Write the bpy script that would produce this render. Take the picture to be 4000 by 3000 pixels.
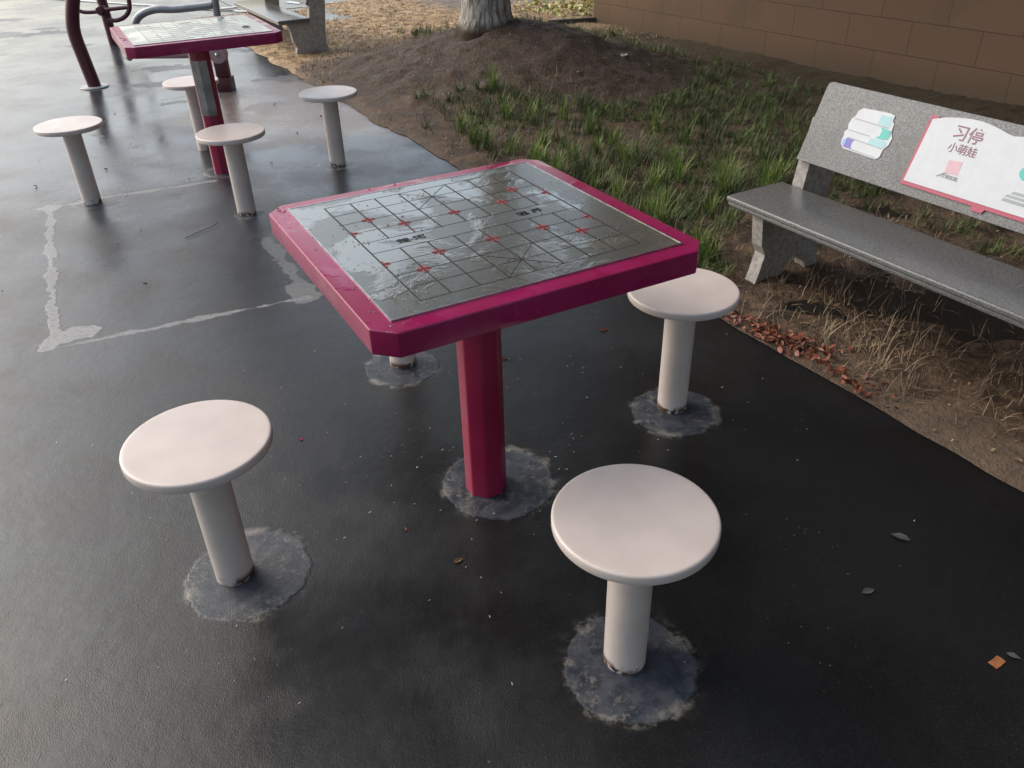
import bpy, bmesh, math, random
import numpy as np
from mathutils import Vector, Matrix, noise
R = math.radians
random.seed(7); rng = np.random.default_rng(7)
for o in list(bpy.data.objects): bpy.data.objects.remove(o)
SC = bpy.context.scene; COL = SC.collection

# ------------------------------------------------------------------ camera
CH, CP, CR, CF = 1.4547, 0.5697, -0.0281, 3173.93
cd = bpy.data.cameras.new('camera'); cam = bpy.data.objects.new('camera', cd); COL.objects.link(cam)
cd.sensor_width = 36; cd.lens = 36 * CF / 4000; cd.clip_start = .05; cd.clip_end = 400
fw = Vector((0, math.cos(CP), -math.sin(CP))); up = Vector((0, math.sin(CP), math.cos(CP))); rt = Vector((1, 0, 0))
r2 = math.cos(CR) * rt + math.sin(CR) * up; u2 = -math.sin(CR) * rt + math.cos(CR) * up
cam.matrix_world = Matrix(((r2.x, u2.x, -fw.x, 0), (r2.y, u2.y, -fw.y, 0), (r2.z, u2.z, -fw.z, CH), (0, 0, 0, 1)))
SC.camera = cam
# ------------------------------------------------------------------ sky, sun, exposure (overcast)
SUN_EL, SUN_AZ = R(40), R(-66)          # azimuth measured from +Y towards +X
W = bpy.data.worlds.new('World'); SC.world = W; W.use_nodes = True
nt = W.node_tree; bg = nt.nodes['Background']
sky = nt.nodes.new('ShaderNodeTexSky'); sky.sky_type = 'NISHITA'; sky.sun_disc = False
sky.sun_elevation = SUN_EL; sky.sun_rotation = SUN_AZ; sky.dust_density = 4; sky.air_density = 1.2; sky.ozone_density = 1
hs = nt.nodes.new('ShaderNodeHueSaturation'); hs.inputs['Saturation'].default_value = .80
nt.links.new(sky.outputs[0], hs.inputs['Color']); nt.links.new(hs.outputs[0], bg.inputs[0])
bg.inputs[1].default_value = .15
sd = bpy.data.lights.new('sun', 'SUN'); sd.energy = .5; sd.angle = R(60); sd.color = (1, .99, .97)
sun = bpy.data.objects.new('sun', sd); COL.objects.link(sun)
sdir = Vector((math.sin(SUN_AZ) * math.cos(SUN_EL), math.cos(SUN_AZ) * math.cos(SUN_EL), math.sin(SUN_EL)))
sun.rotation_euler = sdir.to_track_quat('Z', 'Y').to_euler(); sun.location = (0, 0, 12)
SC.view_settings.view_transform = 'Standard'; SC.view_settings.look = 'None'
SC.view_settings.exposure = 0.74; SC.view_settings.gamma = 1; SC.view_settings.use_curve_mapping = False

# ------------------------------------------------------------------ frame along the paving edge
E = Vector((.491, -.871, 0)).normalized(); N = Vector((-E.y, E.x, 0)); EANG = math.atan2(E.y, E.x)
def EN(e, n, z=0): p = E * e + N * n; return Vector((p.x, p.y, z))

def lin(r, g, b):
    f = lambda c: (c / 255 / 12.92) if c / 255 <= .04045 else ((c / 255 + .055) / 1.055) ** 2.4
    return (f(r), f(g), f(b), 1)

# ------------------------------------------------------------------ node helper
class G:
    def __init__(s, name):
        s.m = bpy.data.materials.new(name); s.m.use_nodes = True; s.t = s.m.node_tree
        s.b = s.t.nodes['Principled BSDF']; s.P = s.node('ShaderNodeTexCoord').outputs['Object']
    def node(s, k, **kw):
        n = s.t.nodes.new(k)
        for a, v in kw.items(): setattr(n, a, v)
        return n
    def put(s, sock, v):
        if isinstance(v, bpy.types.NodeSocket): s.t.links.new(v, sock)
        else:
            try: sock.default_value = v
            except Exception: sock.default_value = (v, v, v)
    def m_(s, op, a, b=0., c=0., clamp=False):
        n = s.node('ShaderNodeMath', operation=op); n.use_clamp = clamp
        s.put(n.inputs[0], a); s.put(n.inputs[1], b); s.put(n.inputs[2], c); return n.outputs[0]
    def v_(s, op, a, b=(0, 0, 0), sc=None):
        n = s.node('ShaderNodeVectorMath', operation=op); s.put(n.inputs[0], a); s.put(n.inputs[1], b)
        if sc is not None: s.put(n.inputs['Scale'], sc)
        return n.outputs['Value'] if op in ('LENGTH', 'DISTANCE', 'DOT_PRODUCT') else n.outputs['Vector']
    def noise(s, scale, detail=3, rough=.55, vec=None, dist=0, col=False):
        n = s.node('ShaderNodeTexNoise'); n.inputs['Scale'].default_value = scale
        n.inputs['Detail'].default_value = detail; n.inputs['Roughness'].default_value = rough; n.inputs['Distortion'].default_value = dist
        s.put(n.inputs['Vector'], s.P if vec is None else vec); return n.outputs['Color' if col else 'Fac']
    def vor(s, scale, vec=None, feature='F1', out='Distance'):
        n = s.node('ShaderNodeTexVoronoi', feature=feature); n.inputs['Scale'].default_value = scale
        s.put(n.inputs['Vector'], s.P if vec is None else vec); return n.outputs[out]
    def step(s, x, a, b, lo=0., hi=1.):
        n = s.node('ShaderNodeMapRange', interpolation_type='SMOOTHSTEP')
        for i, v in enumerate((x, a, b, lo, hi)): s.put(n.inputs[i], v)
        return n.outputs[0]
    def mix(s, f, a, b):
        n = s.node('ShaderNodeMix', data_type='RGBA'); s.put(n.inputs['Factor'], f)
        s.put(n.inputs[6], a); s.put(n.inputs[7], b); return n.outputs[2]
    def bump(s, h, st=.3, d=.01, nrm=None):
        n = s.node('ShaderNodeBump'); s.put(n.inputs['Strength'], st); n.inputs['Distance'].default_value = d
        s.put(n.inputs['Height'], h)
        if nrm is not None: s.put(n.inputs['Normal'], nrm)
        return n.outputs[0]
    def sep(s, v=None):
        n = s.node('ShaderNodeSeparateXYZ'); s.put(n.inputs[0], s.P if v is None else v); return n.outputs
    def set(s, **k):
        for a, v in k.items():
            s.put(s.b.inputs[{'color': 'Base Color', 'rough': 'Roughness', 'metal': 'Metallic', 'normal': 'Normal', 'spec': 'Specular IOR Level',
                              'coat': 'Coat Weight', 'coatr': 'Coat Roughness'}[a]], v)
        return s.m

# ------------------------------------------------------------------ materials
def mat_paving():
    g = G('wet_black_paving'); P = g.P; x, y, z = g.sep()
    wob = g.v_('SUBTRACT', g.noise(12, 5, .7, col=True), (.5, .5, .5)); PW = g.v_('ADD', P, g.v_('SCALE', wob, sc=.05))
    xw, yw, _ = g.sep(PW); PW2 = g.node('ShaderNodeCombineXYZ'); g.put(PW2.inputs[0], xw); g.put(PW2.inputs[1], yw); PW2 = PW2.outputs[0]
    fine = g.noise(300, 3, .8); grit = g.vor(420); mid = g.noise(26, 4, .6); big = g.noise(1.1, 4, .6); med = g.noise(3.2, 4, .55, dist=.4)
    base = g.mix(g.step(fine, .35, .75), (.0042, .0043, .0042, 1), (.016, .0168, .017, 1))
    base = g.mix(g.m_('MULTIPLY', g.step(big, .5, .72), .55), base, (.021, .023, .025, 1))
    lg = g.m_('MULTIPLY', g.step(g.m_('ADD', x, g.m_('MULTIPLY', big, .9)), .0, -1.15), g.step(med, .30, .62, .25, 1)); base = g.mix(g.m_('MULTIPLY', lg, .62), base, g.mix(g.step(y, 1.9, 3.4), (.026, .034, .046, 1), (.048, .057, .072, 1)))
    base = g.mix(g.m_('MULTIPLY', g.step(g.vor(150), .30, .12), .45), base, (.040, .042, .042, 1))
    # oily green / violet stain at the left front
    oil = g.m_('MULTIPLY', g.step(x, -.75, -1.25), g.step(y, 2.3, 1.2))
    base = g.mix(g.m_('MULTIPLY', g.m_('MULTIPLY', oil, g.step(med, .46, .62)), .8), base, (.014, .052, .038, 1))
    base = g.mix(g.m_('MULTIPLY', g.m_('MULTIPLY', oil, g.step(g.noise(2.3, 2), .56, .7)), .6), base, (.050, .026, .044, 1))
    # mud washed off the bed
    dmud = g.v_('DISTANCE', PW2, (-1.25, 6.2, 0)); mud = g.m_('MULTIPLY', g.step(g.m_('ADD', dmud, g.m_('MULTIPLY', med, .9)), 1.75, 1.1), .85)
    base = g.mix(mud, base, (.20, .16, .135, 1))
    # footings of the posts
    F = None
    for cx, cy, r in ((-.659, 1.445, .150), (.236, 1.138, .141), (.505, 2.088, .132), (-.377, 2.40, .125), (-.043, 1.768, .155), (-2.17, 4.21, .14),
                      (-.99, 4.70, .10), (-1.30, 3.93, .07), (-1.60, 4.64, .13), (-3.30, 6.93, .13)):
        d = g.m_('SUBTRACT', r, g.v_('DISTANCE', PW2, (cx, cy, 0))); F = d if F is None else g.m_('MAXIMUM', F, d)
    inside = g.step(F, -.004, .006); rim = g.m_('MULTIPLY', g.step(F, -.02, -.002), g.step(F, .03, .008))
    cem = g.mix(g.step(mid, .35, .62), (.022, .029, .043, 1), (.055, .065, .082, 1))
    cem = g.mix(g.m_('MULTIPLY', g.m_('MULTIPLY', g.step(g.noise(44, 5, .8), .50, .62), g.step(g.noise(5.5, 2), .44, .58)), .75), cem, (.21, .195, .165, 1))
    base = g.mix(g.m_('MULTIPLY', inside, .85), base, cem)
    base = g.mix(g.m_('MULTIPLY', g.m_('MULTIPLY', rim, g.step(g.noise(9, 5, .7), .50, .62)), .8), base, (.2, .19, .165, 1))
    halo = g.m_('MULTIPLY', g.step(F, -.05, 0), g.step(mid, .5, .7)); base = g.mix(g.m_('MULTIPLY', halo, .2), base, (.09, .09, .085, 1))
    # outline of the square patch: bare cement in the joint
    def seg(ax, ay, bx, by, w, fade):
        dx, dy = bx - ax, by - ay; L2 = dx * dx + dy * dy
        t = g.m_('DIVIDE', g.v_('DOT_PRODUCT', g.v_('SUBTRACT', PW2, (ax, ay, 0)), (dx, dy, 0)), L2, clamp=True)
        c = g.v_('SCALE', (dx, dy, 0), sc=t); d = g.v_('DISTANCE', PW2, g.v_('ADD', c, (ax, ay, 0)))
        ww = g.m_('MULTIPLY', g.step(g.noise(4.5, 3, .7), .3, .7, .1, 1.7), w)
        return g.m_('MULTIPLY', g.step(g.m_('SUBTRACT', ww, d), -.003, .006), fade)
    J = None
    for s_ in ((-2.40, 4.14, -1.67, 2.60, .022, .8), (-1.67, 2.60, -.81, 2.965, .013, .65), (-.81, 2.965, -1.13, 3.60, .030, .32), (-2.40, 4.14, -1.62, 4.46, .017, .6),
               (-1.69, 2.62, -1.62, 2.70, .058, .85), (-2.37, 4.10, -2.25, 4.17, .048, .9), (-.83, 2.99, -.88, 3.06, .05, .4), (-2.62, 3.63, -2.56, 3.66, .028, .8), (-2.60, 3.20, -2.57, 3.22, .024, .7)):
        v = seg(*s_); J = v if J is None else g.m_('MAXIMUM', J, v)
    base = g.mix(g.m_('MULTIPLY', J, g.step(g.noise(60, 4, .7), .3, .55, .55, 1)), base, (.32, .325, .325, 1))
    # scattered pale flecks of grit, only in drifts
    fl = g.m_('MULTIPLY', g.step(g.vor(34, out='Distance'), .085, .05), g.step(g.noise(2.0, 3), .5, .62))
    base = g.mix(g.m_('MULTIPLY', fl, .5), base, (.32, .3, .26, 1))
    # standing water: far and left, with raised dry islands
    wetd = g.m_('ADD', g.m_('MULTIPLY', g.step(g.m_('ADD', y, g.m_('ADD', g.m_('MULTIPLY', x, -.25), g.m_('MULTIPLY', med, .8))), 4.7, 6.4), .72), g.m_('MULTIPLY', g.step(g.m_('ADD', y, g.m_('MULTIPLY', x, -.55)), 1.7, 5.0), .24))
    xs, ys, zs = g.sep(); cb = g.node('ShaderNodeCombineXYZ'); g.put(cb.inputs[0], g.m_('MULTIPLY', xs, .75)); g.put(cb.inputs[1], ys)
    isl = g.step(g.noise(1.35, 5, .6, vec=cb.outputs[0], dist=.6), .58, .66); isl = g.m_('MULTIPLY', isl, g.step(y, 4.6, 5.6))
    for (ax, ay, bx, by, w_) in ((-3.05, 7.55, -2.65, 7.72, .13), (-2.95, 6.95, -2.6, 6.98, .09), (-5.5, 9.6, -4.9, 9.75, .16), (-2.55, 6.3, -2.25, 6.4, .06), (-5.0, 6.9, -4.6, 7.05, .06), (-2.0, 7.0, -1.75, 7.1, .09)):
        isl = g.m_('MAXIMUM', isl, seg(ax, ay, bx, by, w_, 1.))
    wet = g.m_('MULTIPLY', g.m_('SUBTRACT', wetd, g.m_('MULTIPLY', mud, .55), clamp=True), g.step(med, .30, .6, .75, 1)); wet = g.m_('MULTIPLY', wet, g.m_('SUBTRACT', 1, g.m_('MULTIPLY', isl, .95)))
    rough = g.m_('ADD', g.m_('ADD', g.step(wet, 0, 1, .30, .16), g.m_('MULTIPLY', g.step(g.noise(1.7, 4, .6), .38, .62), .07)), g.m_('MULTIPLY', g.m_('SUBTRACT', mid, .5), .16))
    rough = g.m_('ADD', rough, g.m_('MULTIPLY', inside, .08)); rough = g.m_('ADD', rough, g.m_('MULTIPLY', J, .3))
    worn = g.step(g.noise(1.7, 4, .6), .38, .62)
    h = g.m_('ADD', g.m_('MULTIPLY', fine, .7), g.m_('MULTIPLY', grit, .6))
    n1 = g.bump(h, g.m_('MULTIPLY', g.step(wet, 0, .95, .25, .06), g.m_('ADD', g.m_('MULTIPLY', worn, .8), .45)), .0035)
    n2 = g.bump(g.m_('ADD', g.m_('MULTIPLY', mid, .09), g.m_('ADD', g.m_('MULTIPLY', med, .3), g.m_('MULTIPLY', g.m_('MAXIMUM', inside, J), .13))), g.step(wet, 0, 1, .5, .12), .02, n1)
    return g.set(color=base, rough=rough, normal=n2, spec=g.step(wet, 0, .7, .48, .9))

def mat_soil():
    g = G('damp_soil'); x, y, z = g.sep()
    e = g.v_('DOT_PRODUCT', g.P, tuple(E)); n = g.v_('DOT_PRODUCT', g.P, tuple(N))
    a = g.noise(11, 6, .7); b = g.noise(60, 4, .7); c = g.noise(2.2, 4, .6)
    col = g.mix(g.step(a, .35, .68), (.036, .023, .014, 1), (.145, .094, .060, 1))
    col = g.mix(g.m_('MULTIPLY', g.step(b, .5, .7), .5), col, (.14, .105, .075, 1))
    # dry lawn beyond the mound
    dm = g.m_('ADD', g.v_('DISTANCE', g.P, tuple(EN(-6.2, 3.45, .1))), g.m_('MULTIPLY', g.m_('SUBTRACT', c, .5), 1.1))
    dry = g.m_('MULTIPLY', g.step(dm, 1.35, 1.95), g.step(g.m_('ADD', e, g.m_('MULTIPLY', c, 1.0)), -6.0, -6.9))
    straw = g.mix(g.step(a, .36, .6), (.20, .125, .06, 1), (.58, .42, .24, 1))
    col = g.mix(g.m_('MULTIPLY', dry, .85), col, straw)
    path = g.m_('MULTIPLY', g.step(g.m_('ADD', e, g.m_('MULTIPLY', c, .8)), -8.6, -9.1), g.step(n, 4.3, 4.9)); col = g.mix(path, col, g.mix(a, (.15, .12, .10, 1), (.25, .21, .18, 1)))
    dm2 = g.m_('ADD', g.v_('DISTANCE', g.P, tuple(EN(-5.5, 3.8, .1))), g.m_('MULTIPLY', g.m_('SUBTRACT', c, .5), .8)); mnd = g.m_('MAXIMUM', g.step(dm, 1.45, .9), g.step(dm2, 1.05, .75)); col = g.mix(g.m_('MULTIPLY', mnd, .8), col, g.mix(g.step(b, .4, .66), (.028, .018, .012, 1), (.10, .066, .046, 1)))
    # moss under the building wall
    moss = g.m_('MULTIPLY', g.step(g.m_('ADD', n, g.m_('MULTIPLY', c, .8)), 4.1, 4.9), g.step(e, -8.2, -7.4)); moss = g.m_('MULTIPLY', moss, g.step(a, .4, .6))
    col = g.mix(g.m_('MULTIPLY', moss, .7), col, (.022, .032, .012, 1))
    # pale silty strip along the near paving edge
    silt = g.m_('MULTIPLY', g.step(g.m_('ADD', n, g.m_('MULTIPLY', c, .5)), 2.62, 2.32), g.step(e, -1.9, -1.1)); col = g.mix(g.m_('MULTIPLY', silt, .6), col, (.17, .125, .085, 1))
    col = g.mix(g.m_('MULTIPLY', g.step(g.vor(42), .12, .06), .6), col, (.30, .26, .2, 1))
    return g.set(color=col, rough=g.step(a, .3, .7, .55, .9), normal=g.bump(g.m_('ADD', a, g.m_('MULTIPLY', b, .5)), .9, .025), spec=.3)

def mat_paint(name, c1, rough=.3, coat=.25, chips=None, dirt=0., bumpy=.02):
    g = G(name); x, y, z = g.sep(); a = g.noise(7, 3); col = g.mix(g.step(a, .3, .7), c1, tuple(v * .88 for v in c1[:3]) + (1,))
    if dirt: col = g.mix(g.m_('MULTIPLY', g.step(g.noise(22, 5, .7), .56, .7), dirt), col, (.12, .10, .08, 1))
    rr = g.step(g.noise(5, 3), .3, .7, rough * .8, rough * 1.3)
    if chips:
        ch = g.m_('MULTIPLY', g.step(z, chips, chips * .25), g.step(g.noise(30, 3, .6), .50, .56)); col = g.mix(ch, col, (.03, .024, .02, 1))
        rust = g.m_('MULTIPLY', g.step(z, .018, .004), g.step(g.noise(18, 3), .40, .6)); col = g.mix(g.m_('MULTIPLY', rust, .7), col, (.12, .045, .018, 1)); rr = g.m_('ADD', rr, g.m_('MULTIPLY', ch, .3))
    return g.set(color=col, rough=rr, coat=coat, coatr=.15, normal=g.bump(g.noise(160, 2), bumpy, .002))

def mat_top():       # magenta frame with rain water drops
    g = G('wet_magenta_paint'); x, y, z = g.sep()
    dr = g.m_('MULTIPLY', g.step(g.vor(55), .30, .18), g.step(g.noise(6, 3), .60, .66))
    film = g.step(g.noise(9, 4), .52, .6)
    col = g.mix(g.step(g.noise(6, 3), .3, .7), (.235, .010, .062, 1), (.29, .014, .088, 1))
    chip = g.step(g.noise(24, 4, .75), .70, .74); col = g.mix(g.m_('MULTIPLY', chip, .8), col, (.55, .38, .42, 1))
    return g.set(color=col, rough=g.mix(film, (.30,) * 3 + (1,), (.1,) * 3 + (1,)), spec=.35, coat=.12, coatr=g.step(film, 0, 1, .22, .04), normal=g.bump(g.m_('ADD', dr, g.m_('MULTIPLY', film, .35)), .35, .0025))

def mat_plate():
    g = G('wet_steel_board'); film = g.step(g.noise(5.5, 5, .62, dist=.5), .47, .56); fine = g.noise(38, 4, .7)
    dr = g.m_('MULTIPLY', g.step(g.vor(60), .28, .15), g.step(g.noise(7, 3), .58, .64))
    col = g.mix(film, (.225, .225, .20, 1), (.34, .34, .30, 1))
    rough = g.m_('ADD', g.step(film, 0, 1, .24, .07), g.m_('MULTIPLY', fine, .08))
    return g.set(color=col, metal=.75, rough=rough, coat=.3, coatr=.08, normal=g.bump(g.m_('ADD', g.m_('MULTIPLY', film, .4), g.m_('ADD', g.m_('MULTIPLY', dr, .9), g.m_('MULTIPLY', fine, .22))), .28, .003))

def mat_plain(name, c, rough=.5, metal=0., spec=.5, var=.25, sc=30):
    g = G(name); a = g.noise(sc, 4, .6)
    col = g.mix(g.step(a, .3, .7), tuple(v * (1 - var) for v in c[:3]) + (1,), tuple(min(1, v * (1 + var)) for v in c[:3]) + (1,))
    return g.set(color=col, rough=rough, metal=metal, spec=spec, normal=g.bump(a, .1, .002))

def mat_granite(name, k=1., rough=.6):
    g = G(name); v = g.noise(210, 3, .8); w = g.noise(75, 4, .7); q_ = g.noise(7, 3)
    col = g.mix(g.step(v, .40, .62), (.14 * k, .145 * k, .148 * k, 1), (.30 * k, .305 * k, .30 * k, 1))
    col = g.mix(g.m_('MULTIPLY', g.step(w, .52, .62), .4), col, (.11 * k, .115 * k, .12 * k, 1))
    col = g.mix(g.m_('MULTIPLY', g.step(q_, .5, .7), .2), col, (.12 * k, .125 * k, .12 * k, 1))
    return g.set(color=col, rough=rough, spec=.5, normal=g.bump(v, .25, .002))

def mat_wall():
    g = G('brown_wall_tile'); x, y, z = g.sep()       # local x runs along the wall
    cb = g.node('ShaderNodeCombineXYZ'); g.put(cb.inputs[0], x); g.put(cb.inputs[1], z)
    bt = g.node('ShaderNodeTexBrick'); g.put(bt.inputs['Vector'], cb.outputs[0]); bt.inputs['Scale'].default_value = 1
    bt.inputs['Brick Width'].default_value = .52; bt.inputs['Row Height'].default_value = .225; bt.inputs['Mortar Size'].default_value = .0035; bt.inputs['Mortar Smooth'].default_value = .4
    bt.inputs['Color1'].default_value = (.145, .086, .052, 1); bt.inputs['Color2'].default_value = (.132, .079, .049, 1); bt.inputs['Mortar'].default_value = (.06, .04, .028, 1)
    st = g.noise(1.6, 5, .65); col = g.mix(g.m_('MULTIPLY', g.step(st, .45, .7), .45), bt.outputs['Color'], (.075, .062, .038, 1))
    damp = g.m_('MULTIPLY', g.step(g.m_('ADD', z, g.m_('MULTIPLY', st, .35)), .42, .15), .55); col = g.mix(damp, col, (.055, .05, .03, 1))
    col = g.mix(g.m_('MULTIPLY', g.step(g.noise(70, 4), .55, .7), .2), col, (.2, .14, .09, 1))
    return g.set(color=col, rough=.75, spec=.3, normal=g.bump(g.m_('ADD', g.m_('MULTIPLY', bt.outputs['Fac'], -1), g.m_('MULTIPLY', g.noise(50, 4), .25)), .4, .006))

def mat_bark():
    g = G('pale_bark'); x, y, z = g.sep(); cb = g.node('ShaderNodeCombineXYZ'); g.put(cb.inputs[0], x); g.put(cb.inputs[1], y); g.put(cb.inputs[2], g.m_('MULTIPLY', z, .16))
    a = g.noise(34, 6, .75, vec=cb.outputs[0], dist=.5); b = g.noise(8, 4)
    col = g.mix(g.step(a, .38, .6), (.16, .14, .12, 1), (.62, .57, .51, 1)); col = g.mix(g.m_('MULTIPLY', g.step(b, .5, .7), .45), col, (.34, .29, .24, 1))
    col = g.mix(g.step(z, .10, .0), col, (.07, .05, .035, 1))
    return g.set(color=col, rough=.9, spec=.2, normal=g.bump(a, 1., .03))

def mat_leaf(name, c1, c2, rough=.55, sc=3.):
    g = G(name); a = g.noise(sc, 3); b = g.noise(sc * 14, 2); col = g.mix(g.step(g.m_('ADD', g.m_('MULTIPLY', a, .6), g.m_('MULTIPLY', b, .4)), .4, .6), c1, c2)
    return g.set(color=col, rough=rough, spec=.4)

M = dict(
    paving=mat_paving(), soil=mat_soil(), top=mat_top(), plate=mat_plate(),
    maroon=mat_paint('maroon_paint', (.30, .013, .060, 1), .36, .15), beige=mat_paint('cream_powder_coat', (.66, .578, .53, 1), .34, .15, chips=.03, dirt=0),
    dark_maroon=mat_paint('dark_maroon_paint', (.085, .010, .022, 1), .35, .2), pinkgrey=mat_paint('faded_pink_paint', (.40, .27, .27, 1), .35, .2),
    blackline=mat_plain('black_engraving', (.012, .012, .012, 1), .5), redmark=mat_plain('red_engraving', (.34, .05, .055, 1), .5),
    greysteel=mat_plain('bare_grey_steel', (.26, .26, .255, 1), .42, .45, var=.35, sc=9), galv=mat_plain('wet_galvanised_tube', (.30, .31, .315, 1), .3, .5, var=.15, sc=12),
    granite=mat_granite('rough_grey_granite', .95, .6), seat=mat_granite('polished_wet_granite', .62, .16), leg=mat_plain('sawn_pale_stone', (.33, .31, .285, 1), .7, sc=45),
    wall=mat_wall(), trim=mat_plain('dark_plinth', (.05, .045, .035, 1), .8), bark=mat_bark(), roof=mat_plain('grey_roof_slab', (.12, .11, .1, 1), .8),
    grass=mat_leaf('fresh_grass', (.10, .15, .028, 1), (.24, .33, .075, 1)), darkgrass=mat_leaf('dark_grass', (.044, .064, .018, 1), (.13, .175, .05, 1)),
    straw=mat_leaf('dry_straw', (.27, .18, .09, 1), (.50, .38, .23, 1), .8), root=mat_leaf('dry_root', (.17, .12, .075, 1), (.38, .29, .19, 1), .8),
    litter=mat_leaf('orange_leaf', (.10, .035, .022, 1), (.27, .08, .040, 1), .5, 9), brownleaf=mat_leaf('brown_leaf', (.16, .10, .05, 1), (.30, .2, .1, 1), .6, 8),
    crown=mat_leaf('crown_leaf', (.030, .055, .016, 1), (.075, .11, .03, 1), .45), yellow=mat_leaf('yellow_green_leaf', (.28, .30, .08, 1), (.50, .48, .2, 1), .5, 6),
    darkbit=mat_plain('dark_seed', (.02, .016, .013, 1), .6), palebit=mat_plain('pale_grit', (.5, .48, .43, 1), .6),
    white=mat_plain('white_print', (.56, .59, .62, 1), .35, var=.03), redprint=mat_plain('crimson_print', (.40, .05, .10, 1), .35, var=.05),
    textred=mat_plain('plum_print', (.24, .11, .15, 1), .4, var=.05), pinkprint=mat_plain('pale_pink_print', (.62, .40, .46, 1), .4, var=.05), greyprint=mat_plain('grey_print', (.22, .25, .26, 1), .4, var=.05),
    teal=mat_plain('teal_print', (.07, .48, .42, 1), .35, var=.05), paleteal=mat_plain('pale_teal_print', (.33, .56, .60, 1), .35, var=.03), violet=mat_plain('violet_print', (.16, .12, .45, 1), .35, var=.05), blue=mat_plain('sky_blue_print', (.22, .40, .68, 1), .35, var=.05), lightgrey=mat_plain('light_grey_print', (.30, .34, .36, 1), .4, var=.04),
    dirtyplate=mat_plain('pale_worn_plate', (.42, .42, .41, 1), .35), road=mat_plain('wet_grey_road', (.10, .10, .11, 1), .22, sc=3), roadpaint=mat_plain('white_road_paint', (.75, .75, .75, 1), .4, var=.08),
    wrap=mat_plain('orange_wrapper', (.70, .30, .13, 1), .5, var=.08), scrap=mat_plain('white_scrap', (.7, .68, .66, 1), .6), greyscrap=mat_plain('grey_scrap', (.2, .21, .2, 1), .5),
    timber=mat_plain('dark_edging', (.06, .055, .04, 1), .7), bolt=mat_plain('steel_bolt', (.5, .5, .5, 1), .25, .9))

# ------------------------------------------------------------------ geometry helpers
def mk(name, bm, mat, parent=None, smooth=True, loc=None):
    me = bpy.data.meshes.new(name)
    if isinstance(bm, bmesh.types.BMesh):
        bmesh.ops.recalc_face_normals(bm, faces=bm.faces); bm.to_mesh(me); bm.free()
    else: me.from_pydata([tuple(v) for v in bm[0]], [], bm[1])
    me.materials.append(mat); me.update()
    if smooth:
        me.polygons.foreach_set('use_smooth', [True] * len(me.polygons))
        try: me.set_sharp_from_angle(angle=R(38))
        except Exception: pass
    o = bpy.data.objects.new(name, me); COL.objects.link(o)
    if parent: o.parent = parent
    if loc: o.location = loc
    return o
def tag(o, label=None, cat=None, group=None, kind=None):
    for k, v in (('label', label), ('category', cat), ('group', group), ('kind', kind)):
        if v: o[k] = v
    return o
def empty(name, loc, rz=0):
    o = bpy.data.objects.new(name, None); COL.objects.link(o); o.location = loc; o.rotation_euler = (0, 0, rz); o.empty_display_size = .1; return o
def copy_tree(o, parent=None):
    c = o.copy(); COL.objects.link(c); c.parent = parent
    for ch in list(o.children): copy_tree(ch, c)
    return c
def lathe(prof, seg=48, wob=0.):
    bm = bmesh.new(); rings = []
    for r, z in prof:
        if r < 1e-6: rings.append([bm.verts.new((0, 0, z))])
        else: rings.append([bm.verts.new((r * math.cos(2 * math.pi * i / seg), r * math.sin(2 * math.pi * i / seg), z)) for i in range(seg)])
    for a, b in zip(rings, rings[1:]):
        for i in range(seg):
            j = (i + 1) % seg
            if len(a) == 1 and len(b) == 1: continue
            if len(a) == 1: bm.faces.new((a[0], b[i], b[j]))
            elif len(b) == 1: bm.faces.new((a[i], a[j], b[0]))
            else: bm.faces.new((a[i], a[j], b[j], b[i]))
    return bm
def prism(poly, z0, z1, bev=0., segs=2, bm=None):
    bm = bm or bmesh.new(); lo = [bm.verts.new((x, y, z0)) for x, y in poly]; hi = [bm.verts.new((x, y, z1)) for x, y in poly]
    fs = [bm.faces.new(lo[::-1]), bm.faces.new(hi)]
    for i in range(len(poly)): j = (i + 1) % len(poly); fs.append(bm.faces.new((lo[i], lo[j], hi[j], hi[i])))
    if bev: bmesh.ops.bevel(bm, geom=list({e for f in fs for e in f.edges}), offset=bev, segments=segs, affect='EDGES', profile=.6)
    return bm
def box(bm, c, s, bev=0.):
    x, y, z = c; a, b, h = s
    t = prism([(x - a / 2, y - b / 2), (x + a / 2, y - b / 2), (x + a / 2, y + b / 2), (x - a / 2, y + b / 2)], z - h / 2, z + h / 2, bev)
    me = bpy.data.meshes.new('t'); t.to_mesh(me); t.free(); bm.from_mesh(me); bpy.data.meshes.remove(me); return bm
def tube(pts, rad, seg=16, bm=None, cap=True):
    bm = bm or bmesh.new(); pts = [Vector(p) for p in pts]; rads = rad if hasattr(rad, '__len__') else [rad] * len(pts); rings = []
    ref = Vector((0, 0, 1)) if abs((pts[1] - pts[0]).normalized().z) < .9 else Vector((1, 0, 0)); u = None
    for i, p in enumerate(pts):
        d = (pts[min(i + 1, len(pts) - 1)] - pts[max(i - 1, 0)]).normalized()
        u = (d.cross(ref) if u is None else (u - d * u.dot(d))).normalized(); v = d.cross(u)
        rings.append([bm.verts.new(p + (u * math.cos(2 * math.pi * k / seg) + v * math.sin(2 * math.pi * k / seg)) * rads[i]) for k in range(seg)])
    for a, b in zip(rings, rings[1:]):
        for k in range(seg): bm.faces.new((a[k], a[(k + 1) % seg], b[(k + 1) % seg], b[k]))
    if cap: bm.faces.new(rings[0][::-1]); bm.faces.new(rings[-1])
    return bm
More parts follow.
